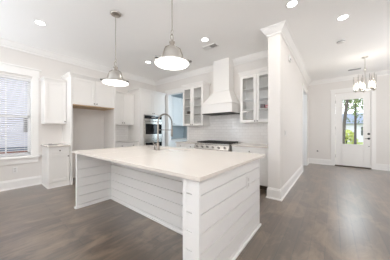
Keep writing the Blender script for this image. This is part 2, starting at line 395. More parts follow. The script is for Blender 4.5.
# ------------------------------------------------------------------ cabinets
def knob(T, u, v, z, par):
    p = T(u, v, z); q = T(u, v + 1, z); ax = [q[i] - p[i] for i in range(3)]
    MB().lathe(p, [(.006, 0), (.006, .014), (.014, .018), (.016, .024), (.012, .030), (0, .031)], 12, ax).build('knob', 'knob', par, smooth=True)
def front(T, par, kind, u0, u1, z0, z1, v, kn, m='cab'):
    g = .0045; u0 += g; u1 -= g; z0 += g; z1 -= g; b = MB(T); f = .058 if kind != 'slab' else 0; t = .02
    if kind == 'slab':
        b.box(u0, u1, v, v + t, z0, z1)
    elif kind == 'glass':
        f = .062
        b.box(u0, u0 + f, v, v + t, z0, z1).box(u1 - f, u1, v, v + t, z0, z1).box(u0 + f, u1 - f, v, v + t, z1 - f, z1).box(u0 + f, u1 - f, v, v + t, z0, z0 + f)
    else:
        b.box(u0, u0 + f, v, v + t, z0, z1).box(u1 - f, u1, v, v + t, z0, z1).box(u0 + f, u1 - f, v, v + t, z1 - f, z1).box(u0 + f, u1 - f, v, v + t, z0, z0 + f)
        b.box(u0 + f, u1 - f, v, v + t - .012, z0 + f, z1 - f)
    d = b.build('drawer' if kind in ('slab', 'drawer') else 'door', m, par, bevel=.0015)
    if kind == 'glass': MB(T).box(u0 + f, u1 - f, v + .008, v + .012, z0 + f, z1 - f).build('pane', 'glass', d)
    if kn: knob(T, kn[0], v + t, kn[1], d)
    return d
def cab_crown(T, par, u0, u1, v, z, ends=(True, True), hgt=.07, out=.05, v0=0):
    b = MB(T); l = out if ends[0] else 0; r = out if ends[1] else 0; k = .35
    b.box(u0 - l * .2, u1 + r * .2, v0, v + out * .2, z, z + hgt * .25)
    b.hexa([(u0 - l * .2, v0, z + hgt * .25), (u1 + r * .2, v0, z + hgt * .25), (u1 + r * .2, v + out * .2, z + hgt * .25), (u0 - l * .2, v + out * .2, z + hgt * .25),
            (u0 - l, v0, z + hgt * .8), (u1 + r, v0, z + hgt * .8), (u1 + r, v + out, z + hgt * .8), (u0 - l, v + out, z + hgt * .8)])
    b.box(u0 - l, u1 + r, v0, v + out, z + hgt * .8, z + hgt)
    b.build('crown', 'cab', par)

# -- left run: small base cabinet with its counter and upper cabinet
D = .60
c = thing('base_cabinet', LEFT(1.165, .3, 0), 'narrow white base cabinet with one drawer and one door beside the left window', 'cabinet')
MB(LEFT).box(.967, 1.355, 0, D - .02, .0, .896).build('body', 'cab', c)
front(LEFT, c, 'drawer', .972, 1.352, .735, .885, D - .02, (1.165, .81))
front(LEFT, c, 'door', .972, 1.352, .115, .73, D - .02, (1.32, .675))
MB(LEFT).box(.952, 1.355, 0, D + .008, 0, .022).build('shoe_moulding', 'trim', c)
MB(LEFT).box(.967, 1.355, D - .02, D - .004, .022, .11).build('toe_board', 'cab', c)
tag(MB(LEFT).box(.945, 1.357, 0, D + .025, .896, .926).build('countertop', 'quartz', bevel=.003), 'short white countertop on the narrow base cabinet beside the left window', 'countertop')
hw = thing('hardware_packet', LEFT(1.10, .36, .926), 'small grey packet of parts lying on the short counter left of the fridge recess', 'packet')
MB(LEFT).box(1.0, 1.18, .32, .40, .926, .944).build('packet', 'greycard', hw, bevel=.008)
MB(LEFT).box(1.02, 1.08, .33, .37, .944, .955).build('part', 'knob', hw, bevel=.003)
U = .35
c = thing('upper_cabinet', LEFT(1.15, .17, 1.41), 'single door white upper cabinet nearest the left window', 'cabinet')
MB(LEFT).box(.95, 1.357, 0, U - .02, 1.41, 2.385).build('body', 'cab', c)
front(LEFT, c, 'door', .955, 1.355, 1.415, 2.38, U - .02, (1.325, 1.47))
cab_crown(LEFT, c, .95, 1.357, U, 2.385, (True, False), .065, .03)

# -- fridge surround
F = .64
c = thing('fridge_surround', LEFT(1.89, .3, 0), 'white fridge surround of two tall panels and a cabinet over an empty recess', 'cabinet')
MB(LEFT).box(1.36, 1.398, 0, F, 0, 2.525).build('side_panel', 'cab', c, bevel=.002)
MB(LEFT).box(2.385, 2.43, 0, F, 0, 2.525).build('side_panel', 'cab', c, bevel=.002)
MB(LEFT).box(1.398, 2.385, 0, F - .02, 1.875, 2.525).build('cabinet_box', 'cab', c)
o = MB(LEFT).box(1.398, 2.385, 0, F - .004, 1.853, 1.875).build('bottom_panel', 'wood', c); o['label'] = 'bare wood bottom panel'
front(LEFT, c, 'door', 1.40, 1.892, 1.88, 2.52, F - .02, (1.862, 1.93))
front(LEFT, c, 'door', 1.892, 2.383, 1.88, 2.52, F - .02, (1.922, 1.93))
cab_crown(LEFT, c, 1.36, 2.43, F, 2.525, (True, True), .08, .035)

# -- base and upper cabinets between fridge and ovens
c = thing('base_cabinet', LEFT(2.8, .3, 0), 'white base cabinet between the fridge recess and the wall ovens, mostly behind the island', 'cabinet')
MB(LEFT).box(2.432, 3.178, 0, D - .02, .10, .896).build('body', 'cab', c)
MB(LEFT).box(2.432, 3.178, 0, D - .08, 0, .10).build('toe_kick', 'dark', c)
front(LEFT, c, 'drawer', 2.436, 2.805, .735, .885, D - .02, (2.62, .81)); front(LEFT, c, 'drawer', 2.805, 3.175, .735, .885, D - .02, (2.99, .81))
front(LEFT, c, 'door', 2.436, 2.805, .115, .73, D - .02, (2.775, .675)); front(LEFT, c, 'door', 2.805, 3.175, .115, .73, D - .02, (2.835, .675))
tag(MB(LEFT).box(2.432, 3.178, .012, D + .02, .896, .926).build('countertop', 'edge', bevel=.003), 'grey edged countertop between the fridge recess and the wall ovens', 'countertop')
struct(MB(LEFT).box(2.432, 3.178, 0, .010, .90, 1.425).build('wall_left_tiles', 'tile'))
c = thing('upper_cabinet', LEFT(2.8, .17, 1.43), 'two door white upper cabinet between the fridge surround and the oven tower', 'cabinet')
MB(LEFT).box(2.432, 3.178, 0, U - .02, 1.43, 2.37).build('body', 'cab', c)
front(LEFT, c, 'door', 2.436, 2.805, 1.435, 2.365, U - .02, (2.775, 1.49)); front(LEFT, c, 'door', 2.805, 3.175, 1.435, 2.365, U - .02, (2.835, 1.49))
cab_crown(LEFT, c, 2.432, 3.178, U, 2.37, (False, False), .06, .03)

# -- oven tower
E = .66
c = thing('oven_cabinet', LEFT(3.7, .3, 0), 'tall white oven cabinet in the corner with upper doors above the ovens', 'cabinet')
b = MB(LEFT)
b.box(3.18, 3.20, 0, E, 0, 2.51).box(4.20, 4.22, 0, E, 0, 2.51).box(3.20, 4.20, 0, E - .02, 1.77, 2.51).box(3.20, 4.20, 0, E - .02, 0, .33).box(3.20, 4.20, 0, .04, .33, 1.77)
b.box(3.20, 3.325, .04, E - .005, .33, 1.77).box(4.075, 4.20, .04, E - .005, .33, 1.77)
b.build('body', 'cab', c)
front(LEFT, c, 'door', 3.20, 3.70, 1.78, 2.505, E - .02, (3.67, 1.83)); front(LEFT, c, 'door', 3.70, 4.20, 1.78, 2.505, E - .02, (3.73, 1.83))
front(LEFT, c, 'drawer', 3.20, 4.20, .10, .32, E - .02, (3.70, .21))
cab_crown(LEFT, c, 3.18, 4.22, E, 2.51, (True, True), .08, .035)
c = thing('wall_oven', LEFT(3.7, .3, .335), 'stainless double wall oven with black glass doors built into the white tower', 'oven')
u0, u1, v = 3.33, 4.07, E + .004
MB(LEFT).box(u0, u1, .05, v, .336, 1.765).build('body', 'steel', c)
MB(LEFT).box(u0 + .03, u1 - .02, v, v + .012, 1.645, 1.745).build('control_panel', 'bglass', c)
MB(LEFT).box(3.62, 3.78, v + .012, v + .013, 1.68, 1.715).build('display', 'slot', c)
for z0, z1, g0, g1, hz in ((.985, 1.635, 1.14, 1.475, 1.565), (.345, .965, .48, .865, .915)):
    d = MB(LEFT).box(u0 + .01, u1 - .01, v, v + .025, z0, z1).build('oven_door', 'steel', c, bevel=.003)
    MB(LEFT).box(u0 + .045, u1 - .03, v + .025, v + .028, g0, g1).build('window_glass', 'bglass', d)
    hb = MB(LEFT).cyl((u0 + .05, v + .06, hz), (u1 - .05, v + .06, hz), .011, 12)
    for u in (u0 + .09, u1 - .09): hb.cyl((u, v + .025, hz), (u, v + .06, hz), .008, 8)
    hb.build('handle', 'steel', d, smooth=True)

# -- pantry cabinets seen through the opening
def LP(u, v, z): return (XL + .0015 + v, u, z)
c = thing('upper_cabinet', LP(5.2, .2, 1.46), 'bluish lit white upper cabinet inside the pantry beyond the opening', 'cabinet')
MB(LP).box(4.46, 5.945, 0, .46, 1.46, 2.60).build('body', 'cab', c)
for k in range(4): front(LP, c, 'door', 4.47 + k * .368, 4.838 + k * .368, 1.465, 2.595, .46, (4.50 + k * .368 + (.31 if k % 2 == 0 else 0), 1.52))
c = thing('base_cabinet', LP(5.2, .3, 0), 'white base cabinet inside the pantry under its pale counter', 'cabinet')
MB(LP).box(4.46, 5.945, 0, .58, .1, .896).build('body', 'cab', c); MB(LP).box(4.46, 5.945, 0, .52, 0, .1).build('toe_kick', 'dark', c)
for k in range(4): front(LP, c, 'door', 4.47 + k * .368, 4.838 + k * .368, .115, .885, .58, (4.50 + k * .368 + (.31 if k % 2 == 0 else 0), .82))
tag(MB(LP).box(4.46, 5.945, 0, .63, .896, .926).build('countertop', 'quartz', bevel=.003), 'pale countertop inside the pantry below the bluish upper cabinet', 'countertop')

# -- back wall: tile, glass cabinets, hood, range, base cabinets
struct(MB(BACK).box(OX1 + .061, -.945, 0, .010, .90, 2.2).build('wall_back_tiles', 'tile'))
def glass_cabinet(u0, u1, z0, z1, label, um=None, crown_ends=(True, True)):
    c = thing('glass_cabinet', BACK((u0 + u1) / 2, .17, z0), label, 'cabinet'); d = .35; um = um or (u0 + u1) / 2
    b = MB(BACK)
    b.box(u0, u0 + .018, .011, d - .02, z0, z1).box(u1 - .018, u1, .011, d - .02, z0, z1).box(u0 + .018, u1 - .018, .011, d - .02, z1 - .02, z1).box(u0 + .018, u1 - .018, .011, d - .02, z0, z0 + .02).box(u0 + .018, u1 - .018, .011, .02, z0 + .02, z1 - .02)
    b.build('body', 'cab', c)
    for z in (1.745, 1.985, 2.235): MB(BACK).box(u0 + .019, u1 - .019, .021, d - .05, z, z + .018).build('shelf', 'cab', c)
    front(BACK, c, 'glass', u0, um, z0, z1 - .005, d - .02, (um - .03, z0 + .035)); front(BACK, c, 'glass', um, u1, z0, z1 - .005, d - .02, (um + .03, z0 + .035))
    cab_crown(BACK, c, u0, u1, d, z1, crown_ends, .085, .035, .011)
    return c
glass_cabinet(-3.635, -2.865, 1.40, 2.57, 'white glass door upper cabinet left of the hood beside the pantry opening', -3.265)
glass_cabinet(-1.757, -.952, 1.44, 2.57, 'white glass door upper cabinet between the hood and the white pillar', -1.365, (True, False))
# things in them
def boxthing(name, mt, x0, x1, v0, v1, z0, z1, label, cat, bev=.004):
    t = thing(name, BACK((x0 + x1) / 2, (v0 + v1) / 2, z0), label, cat)
    MB(BACK).box(x0, x1, v0, v1, z0, z1).build('carton', mt, t, bevel=bev)
    MB(BACK).box(x0 + .004, x1 - .004, v0 + .004, v1 + .002, z1 - .022, z1 + .002).build('flap', mt, t)
    return t
boxthing('small_box', 'brown', -3.53, -3.45, .16, .26, 1.7638, 1.85, 'small dark brown box on a shelf of the left glass cabinet, left door', 'box')
boxthing('small_box', 'greycard', -2.97, -2.91, .16, .26, 1.7638, 1.86, 'small grey box on a shelf of the left glass cabinet, right door', 'box')
boxthing('parts_box', 'tan', -1.64, -1.47, .14, .27, 1.4608, 1.525, 'low tan box on the bottom of the right glass cabinet, left door', 'box')
boxthing('maroon_box', 'maroon', -1.30, -1.215, .14, .27, 1.7638, 1.86, 'dark maroon box on a shelf of the right glass cabinet', 'box')
t = boxthing('red_package', 'red', -1.20, -.985, .14, .27, 1.7638, 1.835, 'flat red package on the shelf right of the dark maroon box', 'package')
MB(BACK).box(-1.17, -1.02, .27, .272, 1.795, 1.803).build('pale_band', 'plate', t)['label'] = 'pale stripe'
boxthing('grey_carton', 'greycard', -1.07, -.99, .10, .27, 1.4608, 1.66, 'upright grey carton at the bottom right of the right glass cabinet', 'box')

# hood
c = thing('range_hood', BACK(-2.35, .25, 1.71), 'white painted range hood with flared base and tall chimney above the range', 'range hood')
hx0, hx1, hv = -2.80, -1.895, .50; cx0, cx1, cv = -2.555, -2.085, .29
MB(BACK).box(hx0, hx1, .011, hv, 1.725, 1.935).build('apron', 'cab', c, bevel=.003)
MB(BACK).box(hx0 - .012, hx1 + .012, .011, hv + .012, 1.935, 1.96).box(hx0 - .01, hx1 + .01, .011, hv + .01, 1.71, 1.728).build('band_moulding', 'cab', c, bevel=.004)
b = MB(BACK); n = 6
def fl(k): q = k / n; s = 1 - (1 - q) ** 1.0; return hx0 + (cx0 - hx0) * s, hx1 + (cx1 - hx1) * s, hv + (cv - hv) * s, 1.96 + .34 * q
a0_, a1_, av, az = fl(0); e0, e1, ev, ez = fl(n)
b.hexa([(a0_, .011, az), (a1_, .011, az), (a1_, av, az), (a0_, av, az), (e0, .011, ez), (e1, .011, ez), (e1, ev, ez), (e0, ev, ez)])
b.build('flared_body', 'cab', c)
MB(BACK).box(cx0 - .012, cx1 + .012, .011, cv + .012, 2.30, 2.325).build('chimney_moulding', 'cab', c, bevel=.003)
MB(BACK).box(cx0, cx1, .011, cv, 2.325, CEIL - .001).build('chimney', 'cab', c)
MB(BACK).box(hx0 + .012, hx1 - .012, .03, hv - .012, 1.690, 1.711).build('filter', 'black', c)

# range
rx0, rx1 = -2.88, -1.87
c = thing('range', BACK((rx0 + rx1) / 2, .36, 0), 'stainless gas range with black grates under the white hood', 'range')
MB(BACK).box(rx0, rx1, .02, .66, .12, .90).build('body', 'steel', c, bevel=.003)
MB(BACK).box(rx0, rx1, .02, .70, .90, .935).build('cooktop', 'steel', c, bevel=.004)
MB(BACK).hexa([(rx0, .66, .79), (rx1, .66, .79), (rx1, .75, .79), (rx0, .75, .79), (rx0, .66, .90), (rx1, .66, .90), (rx1, .702, .90), (rx0, .702, .90)]).build('control_panel', 'steel', c, bevel=.004)
for k in range(3):
    g0 = rx0 + .02 + k * .312; g1 = g0 + .30; b = MB(BACK)
    b.box(g0, g1, .06, .075, .945, .972).box(g0, g1, .60, .615, .945, .972).box(g0, g0 + .015, .06, .615, .945, .972).box(g1 - .015, g1, .06, .615, .945, .972)
    for q in (.25, .5, .75): b.box(g0 + q * .3 - .006, g0 + q * .3 + .006, .07, .61, .952, .972)
    for q in (.2, .335, .47): b.box(g0, g1, q, q + .012, .952, .972)
    for uu in (g0 + .004, g1 - .016):
        for vv in (.062, .60): b.box(uu, uu + .012, vv, vv + .012, .935, .945)
    b.build('grate', 'black', c)
    for vv in (.2, .47): MB().lathe(BACK((g0 + g1) / 2, vv, .935), [(.05, 0), (.05, .010), (.03, .016), (0, .016)], 14).build('burner', 'black', c)
for k in range(6):
    u = rx0 + .10 + k * (rx1 - rx0 - .2) / 5
    MB().lathe(BACK(u, .728, .845), [(.026, 0), (.026, .006), (.020, .01), (.018, .034), (0, .036)], 14, (0, -1, .42)).build('knob', 'knob', c, smooth=True)
d = MB(BACK).box(rx0 + .005, rx1 - .005, .66, .69, .30, .78).build('oven_door', 'steel', c, bevel=.003)
MB(BACK).cyl((rx0 + .08, .74, .72), (rx1 - .08, .74, .72), .012, 10).box(rx0 + .10, rx0 + .12, .69, .74, .712, .728).box(rx1 - .12, rx1 - .10, .69, .74, .712, .728).build('handle', 'steel', d)
MB(BACK).box(rx0 + .15, rx1 - .15, .69, .692, .38, .64).build('window_glass', 'bglass', d)
for u in (rx0 + .06, rx1 - .06):
    for vv in (.08, .6): MB().cyl(BACK(u, vv, 0), BACK(u, vv, .12), .02, 10).build('leg', 'steel', c)

# base cabinets either side of the range
B = .62
c = thing('base_cabinet', BACK(-1.4, .3, 0), 'white drawer base cabinet right of the range beside the pillar', 'cabinet')
bx0, bx1 = rx1 + .018, -.95
MB(BACK).box(bx0, bx1, .011, B - .02, .10, .896).build('body', 'cab', c)
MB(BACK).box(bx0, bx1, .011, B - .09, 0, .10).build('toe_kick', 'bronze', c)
for z0, z1 in ((.735, .885), (.38, .73), (.11, .375)): front(BACK, c, 'slab', bx0 + .01, bx1 - .04, z0, z1, B - .02, ((bx0 + bx1) / 2 - .015, z1 - .085 if z1 > .8 else (z0 + z1) / 2))
tag(MB(BACK).box(bx0, bx1 + .004, .011, B + .022, .896, .926).build('countertop', 'quartz', bevel=.003), 'white countertop right of the range beside the pillar', 'countertop')
c = thing('base_cabinet', BACK(-3.27, .3, 0), 'white drawer base cabinet left of the range by the pantry opening', 'cabinet')
bx0, bx1 = -3.66, rx0 - .006
MB(BACK).box(bx0, bx1, .021, B - .02, .10, .896).build('body', 'cab', c)
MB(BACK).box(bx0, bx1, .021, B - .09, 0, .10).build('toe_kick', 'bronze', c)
for u0, u1 in ((bx0 + .005, (bx0 + bx1) / 2), ((bx0 + bx1) / 2, bx1 - .005)):
    for z0, z1 in ((.735, .885), (.38, .73), (.11, .375)): front(BACK, c, 'slab', u0, u1, z0, z1, B - .02, ((u0 + u1) / 2, (z0 + z1) / 2))
tag(MB(BACK).box(bx0 - .015, bx1, .026, B + .022, .896, .926).build('countertop', 'quartz', bevel=.003), 'white countertop left of the range by the pantry opening', 'countertop')

# ------------------------------------------------------------------ island
IX0, IX1, IY0, IY1, IZ = -3.286, -.723, .965, 2.477, .926
sx0, sx1, sy0, sy1 = -2.55, -1.92, 1.975, 2.36
tag(MB().box(IX0, sx0, IY0, IY1, IZ - .032, IZ).box(sx1, IX1, IY0, IY1, IZ - .032, IZ).box(sx0, sx1, IY0, sy0, IZ - .032, IZ).box(sx0, sx1, sy1, IY1, IZ - .032, IZ).build('island_countertop', 'quartz', bevel=.0025),
    'large white quartz countertop with sink cutout covering the shiplap island', 'countertop')
isl = thing('kitchen_island', ((IX0 + IX1) / 2, 1.72, 0), 'white shiplap kitchen island with seating recess in the middle of the room', 'island')
bx0, bx1, by0, by1 = IX0 + .035, IX1 - .03, IY0 + .035, 2.325; zt = IZ - .032; ry = 1.547
LINES = [.06, .203, .346, .489, .632, .775]
def boards(b, fn):
    zz = [0.0] + LINES + [zt]
    for z0, z1 in zip(zz, zz[1:]): fn(b, z0 + .0045, z1 - .0045)
pw = .16
# right end
b = MB(); b.box(bx1 - .045, bx1 - .026, by0 + .03, by1 - .01, 0, zt); boards(b, lambda b, p, q: b.box(bx1 - .026, bx1, by0 + .022, by1 - .012, p, q)); b.build('end_panel', 'isl', isl)
MB().box(bx1 - .03, bx1 + .001, by1 - .012, by1, 0, zt).build('corner_board', 'isl', isl)
# near right post, shiplap face between two boards
b = MB(); b.box(bx1 - pw, bx1 - .046, by0 + .026, by0 + .15, 0, zt)
b.box(bx1 - pw, bx1 - pw + .035, by0, by0 + .026, 0, zt).box(bx1 - .07, bx1 + .001, by0, by0 + .022, 0, zt)
boards(b, lambda b, p, q: b.box(bx1 - pw + .035, bx1 - .07, by0 + .001, by0 + .026, p, q)); b.build('corner_post', 'isl', isl)
# recessed panel
b = MB(); b.box(bx0 + .04, bx1 - .046, ry + .026, ry + .04, 0, zt); boards(b, lambda b, p, q: b.box(bx0 + .052, bx1 - .046, ry, ry + .026, p, q)); b.build('recess_panel', 'isl', isl)
# left end panel
b = MB(); b.box(bx0, bx0 + .03, by0 + .02, by1, 0, zt); boards(b, lambda b, p, q: b.box(bx0 + .03, bx0 + .052, by0 + .02, ry, p, q)); b.build('side_panel', 'isl', isl)
MB().box(bx0 - .001, bx0 + .053, by0, by0 + .02, 0, zt).build('leg_board', 'isl', isl, bevel=.002)
# inner face of the right end
b = MB(); boards(b, lambda b, p, q: b.box(bx1 - .058, bx1 - .046, by0 + .15, ry, p, q)); b.build('inner_panel', 'isl', isl)
# working side
b = MB(); b.box(bx0 + .04, bx1 - .031, by1 - .03, by1 - .012, .1, .66); b.box(bx0 + .04, sx0 - .03, by1 - .03, by1 - .012, .66, zt).box(sx1 + .03, bx1 - .031, by1 - .03, by1 - .012, .66, zt); b.build('cabinet_front', 'isl', isl)
b = MB(); q = .02
b.box(bx1, bx1 + q, by0 - .0, by1 + q, 0, .026).box(bx1 - pw, bx1 + q, by0 - q, by0, 0, .026).box(bx0 - q, bx0 + .053 + q * .5, by0 - q, by0, 0, .026).box(bx0 - q, bx0, by0, by1, 0, .026)
b.box(bx0 + .052, bx1 - .045, ry - .016, ry, 0, .02).box(bx0 + .052, bx0 + .066, by0, ry, 0, .02)
b.build('base_trim', 'isl', isl, bevel=.006, seg=2)
t = thing('wall_outlet', (bx1, 1.95, .60), 'white outlet plate on the right end of the shiplap island', 'outlet')
MB().box(bx1 + .0005, bx1 + .008, 1.88, 1.955, .605, .735).build('plate', 'plate', t, bevel=.002)
for z in (.64, .70): MB().box(bx1 + .008, bx1 + .010, 1.902, 1.933, z - .018, z + .018).build('socket', 'edge', t)

# sink and faucet
c = thing('sink', ((sx0 + sx1) / 2, (sy0 + sy1) / 2, .70), 'white undermount sink set in the island countertop behind the faucet', 'sink')
b = MB(); z0 = .70; z1 = IZ - .034
b.box(sx0 - .02, sx0, sy0 - .02, sy1 + .02, z0, z1).box(sx1, sx1 + .02, sy0 - .02, sy1 + .02, z0, z1).box(sx0, sx1, sy0 - .02, sy0, z0, z1).box(sx0, sx1, sy1, sy1 + .02, z0, z1).box(sx0, sx1, sy0, sy1, z0, z0 + .02)
b.build('basin', 'plate', c); MB().lathe(((sx0 + sx1) / 2, (sy0 + sy1) / 2, z0 + .02), [(.045, 0), (.045, .004), (.03, .005), (0, .003)], 16).build('drain', 'steel', c)
fx, fy = -2.285, 1.89
c = thing('kitchen_faucet', (fx, fy, IZ), 'tall brushed nickel spring arc faucet standing on the island countertop', 'faucet')
MB().lathe((fx, fy, IZ), [(.036, 0), (.036, .006), (.027, .012), (.024, .09), (.020, .10), (.020, .12)], 20).build('base', 'nickel', c, smooth=True)
MB().cyl((fx, fy, IZ + .11), (fx, fy, 1.40), .013, 14).build('post', 'nickel', c, smooth=True)
R = .16; pts = [(fx, fy, 1.33)] + [(fx, fy + R - R * math.cos(a), 1.38 + R * math.sin(a)) for a in [PI * k / 14 for k in range(15)]] + [(fx + .0, fy + 2 * R, 1.30)]
sp = MB().tube(pts, .0095, 10).build('arc_hose', 'nickel', c, smooth=True)
coil = []; L = 0; seg = [Vector(p) for p in pts]; N = 46
lens_ = [0]
for p, q in zip(seg, seg[1:]): lens_.append(lens_[-1] + (q - p).length)
def along(s):
    for i in range(len(seg) - 1):
        if s <= lens_[i + 1] or i == len(seg) - 2:
            t_ = (s - lens_[i]) / (lens_[i + 1] - lens_[i]); return seg[i].lerp(seg[i + 1], min(1, t_)), (seg[i + 1] - seg[i]).normalized()
for k in range(N * 6 + 1):
    p, t_ = along(lens_[-1] * k / (N * 6)); x_ = Vector((1, 0, 0)); y_ = t_.cross(x_); a = 2 * PI * k / 6
    coil.append(p + (x_ * math.cos(a) + y_ * math.sin(a)) * .0125)
MB().tube(coil, .0026, 5).build('spring', 'nickel', sp, smooth=True)
MB().lathe((fx, fy + 2 * R, 1.145), [(.015, 0), (.019, .01), (.017, .09), (.013, .16), (.012, .17)], 16).build('spray_head', 'nickel', c, smooth=True)
MB().tube([(fx, fy, 1.265), (fx, fy + 2 * R - .018, 1.265)], .006, 8).lathe((fx, fy + 2 * R, 1.255), [(.0185, 0), (.023, 0), (.023, .02), (.0185, .02)], 16).build('docking_arm', 'nickel', c, smooth=True)
MB().tube([(fx, fy, IZ + .07), (fx - .04, fy - .02, IZ + .075), (fx - .075, fy - .035, IZ + .11), (fx - .08, fy - .038, IZ + .15)], [.012, .010, .008, .006], 8).build('lever', 'nickel', c, smooth=True)
c = thing('soap_dispenser', (-2.43, 1.93, IZ), 'short brushed nickel soap dispenser beside the faucet', 'dispenser')
MB().lathe((-2.43, 1.93, IZ), [(.024, 0), (.024, .006), (.014, .012), (.014, .05), (.010, .055)], 16).build('base', 'nickel', c, smooth=True)
MB().tube([(-2.43, 1.93, IZ + .05), (-2.43, 1.93, IZ + .085), (-2.43, 1.97, IZ + .095), (-2.43, 2.02, IZ + .088)], .007, 8).build('spout', 'nickel', c, smooth=True)

# ------------------------------------------------------------------ pendants
def pendant(x, y, label):
    zr = 2.018
    c = thing('pendant_light', (x, y, zr), label, 'pendant light', 'pendant lights over the island')
    MB().lathe((x, y, CEIL), [(.082, 0), (.082, -.010), (.072, -.022), (.02, -.030), (0, -.032)], 24).build('canopy', 'pnickel', c, smooth=True)
    MB().cyl((x, y, CEIL - .025), (x, y, zr + .393), .0055, 10).build('rod', 'pnickel', c)
    def link(zc, h, wdt, ax):
        pp = []
        for k in range(20):
            a = 2 * PI * k / 20; s_ = wdt * math.cos(a); q = h * math.sin(a)
            pp.append((x + (s_ if ax else 0), y + (0 if ax else s_), zc + q))
        return pp
    b = MB().tube(link(zr + .368, .030, .017, True), .004, 8, True)
    b.build('chain_loop', 'pnickel', c, smooth=True)
    MB().tube(link(zr + .305, .040, .022, False), .005, 8, True).build('hanger_ring', 'pnickel', c, smooth=True)
    MB().lathe((x, y, zr + .178), [(.046, 0), (.046, .02), (.03, .035), (.026, .06), (.034, .068), (.034, .078), (.018, .086), (.012, .105), (0, .108)], 20).build('socket_cap', 'pnickel', c, smooth=True)
    prof = [(.040, .188), (.062, .184), (.084, .168), (.102, .138), (.112, .105), (.117, .075), (.121, .048), (.130, .036), (.165, .027), (.198, .018), (.205, .012), (.205, .0), (.200, .0)]
    inner = [(r - .004 if r > .045 else r - .002, h - .004 if h > .01 else h + .004) for r, h in prof[::-1]]
    MB().lathe((x, y, zr), prof + inner, 40).build('lamp_shade', 'shade', c, smooth=True)
    for k in range(3):
        a = 2 * PI * k / 3 + .45; ca, sa = math.cos(a), math.sin(a)
        MB().tube([(x + ca * r, y + sa * r, zr + h) for r, h in ((.044, .20), (.095, .168), (.121, .10), (.133, .052), (.204, .026))], .006, 8).build('strap', 'pnickel', c, smooth=True)
        MB().lathe((x + ca * .206, y + sa * .206, zr + .012), [(.010, 0), (.012, .006), (.012, .022), (.006, .028), (0, .028)], 10, (ca, sa, .1)).build('thumb_screw', 'knob', c, smooth=True)
    MB().lathe((x, y, zr - .006), [(0, -.001), (.10, .001), (.190, .005), (.190, .012), (0, .012)], 40).build('diffuser', 'diffuser', c, smooth=True)
    l = bpy.data.lights.new('pendant_lamp', 'AREA'); l.shape = 'DISK'; l.size = .36; l.energy = 2; l.color = (1, .93, .84)
    lo = bpy.data.objects.new('pendant_lamp', l); C.objects.link(lo); lo.location = (x, y, zr - .02)
pendant(-1.45, 1.405, 'nickel bell pendant light nearer the camera, over the right part of the island')
pendant(-2.74, 1.40, 'nickel bell pendant light farther left over the left part of the island')

# ------------------------------------------------------------------ recessed lights
def recessed(x, y, label):
    c = thing('recessed_light', (x, y, CEIL), label, 'ceiling light', 'recessed lights in the white ceiling')
    MB().lathe((x, y, CEIL), [(.066, 0), (.066, -.004), (.080, -.007), (.088, -.004), (.088, 0)], 28).build('trim_ring', 'trim', c, smooth=True)
    MB().lathe((x, y, CEIL), [(.066, 0), (.066, -.003), (0, -.003)], 28).build('lens', 'lens', c)
    l = bpy.data.lights.new('recessed_lamp', 'AREA'); l.shape = 'DISK'; l.size = .13; l.energy = 3.2; l.color = (1, .945, .87)
    lo = bpy.data.objects.new('recessed_lamp', l); C.objects.link(lo); lo.location = (x, y, CEIL - .012)
recessed(-4.01, .70, 'recessed ceiling light at the left, above the window side of the room')
recessed(-3.97, 2.94, 'recessed ceiling light between the two pendants, nearest the corner oven tower')
recessed(-2.07, 2.945, 'recessed ceiling light beside the ceiling vent in front of the hood')
recessed(-.47, 2.925, 'recessed ceiling light at the top of the picture by the pillar crown corner')
recessed(.14, 3.80, 'recessed ceiling light of the hall, before the smoke detector')

# ------------------------------------------------------------------ ceiling fittings
c = thing('ceiling_vent', (-2.15, 3.265, CEIL), 'white rectangular ceiling vent beside the recessed light before the hood', 'vent')
b = MB(); vx0, vx1, vy0, vy1 = -2.325, -1.975, 3.18, 3.35
b.box(vx0, vx1, vy0, vy0 + .016, CEIL - .012, CEIL).box(vx0, vx1, vy1 - .016, vy1, CEIL - .012, CEIL).box(vx0, vx0 + .016, vy0, vy1, CEIL - .012, CEIL).box(vx1 - .016, vx1, vy0, vy1, CEIL - .012, CEIL).box(-2.155, -2.145, vy0, vy1, CEIL - .012, CEIL)
b.build('frame', 'trim', c); MB().box(vx0 + .01, vx1 - .01, vy0 + .01, vy1 - .01, CEIL - .0025, CEIL - .0005).build('duct_opening', 'dark', c)
b = MB()
for k in range(9):
    x = -2.14 + k * .0165; b.hexa([(x, vy0 + .016, CEIL - .012), (x + .002, vy0 + .016, CEIL - .012), (x + .002, vy1 - .016, CEIL - .012), (x, vy1 - .016, CEIL - .012), (x - .003, vy0 + .016, CEIL - .003), (x - .001, vy0 + .016, CEIL - .003), (x - .001, vy1 - .016, CEIL - .003), (x - .003, vy1 - .016, CEIL - .003)])
    x = -2.305 + k * .0165; b.hexa([(x, vy0 + .016, CEIL - .012), (x + .002, vy0 + .016, CEIL - .012), (x + .002, vy1 - .016, CEIL - .012), (x, vy1 - .016, CEIL - .012), (x + .010, vy0 + .016, CEIL - .003), (x + .014, vy0 + .016, CEIL - .003), (x + .014, vy1 - .016, CEIL - .003), (x + .010, vy1 - .016, CEIL - .003)])
b.build('louvre_blades', 'trim', c)
c = thing('ceiling_vent', (.53, 7.2, CEIL), 'slim grey slotted ceiling vent near the front door, left of the chandelier', 'vent')
MB().box(.37, .69, 7.12, 7.28, CEIL - .010, CEIL).build('frame', 'trim', c, bevel=.002)
b = MB()
for k in range(4): b.box(.39, .67, 7.14 + k * .034, 7.16 + k * .034, CEIL - .014, CEIL - .010)
b.build('slots', 'slot', c)
c = thing('smoke_detector', (.143, 4.77, CEIL), 'round smoke detector on the hall ceiling beyond the recessed light', 'smoke detector')
MB().lathe((.143, 4.77, CEIL), [(.07, 0), (.07, -.015), (.062, -.034), (.04, -.042), (0, -.043)], 24).build('body', 'greycard' if False else 'plate', c, smooth=True)
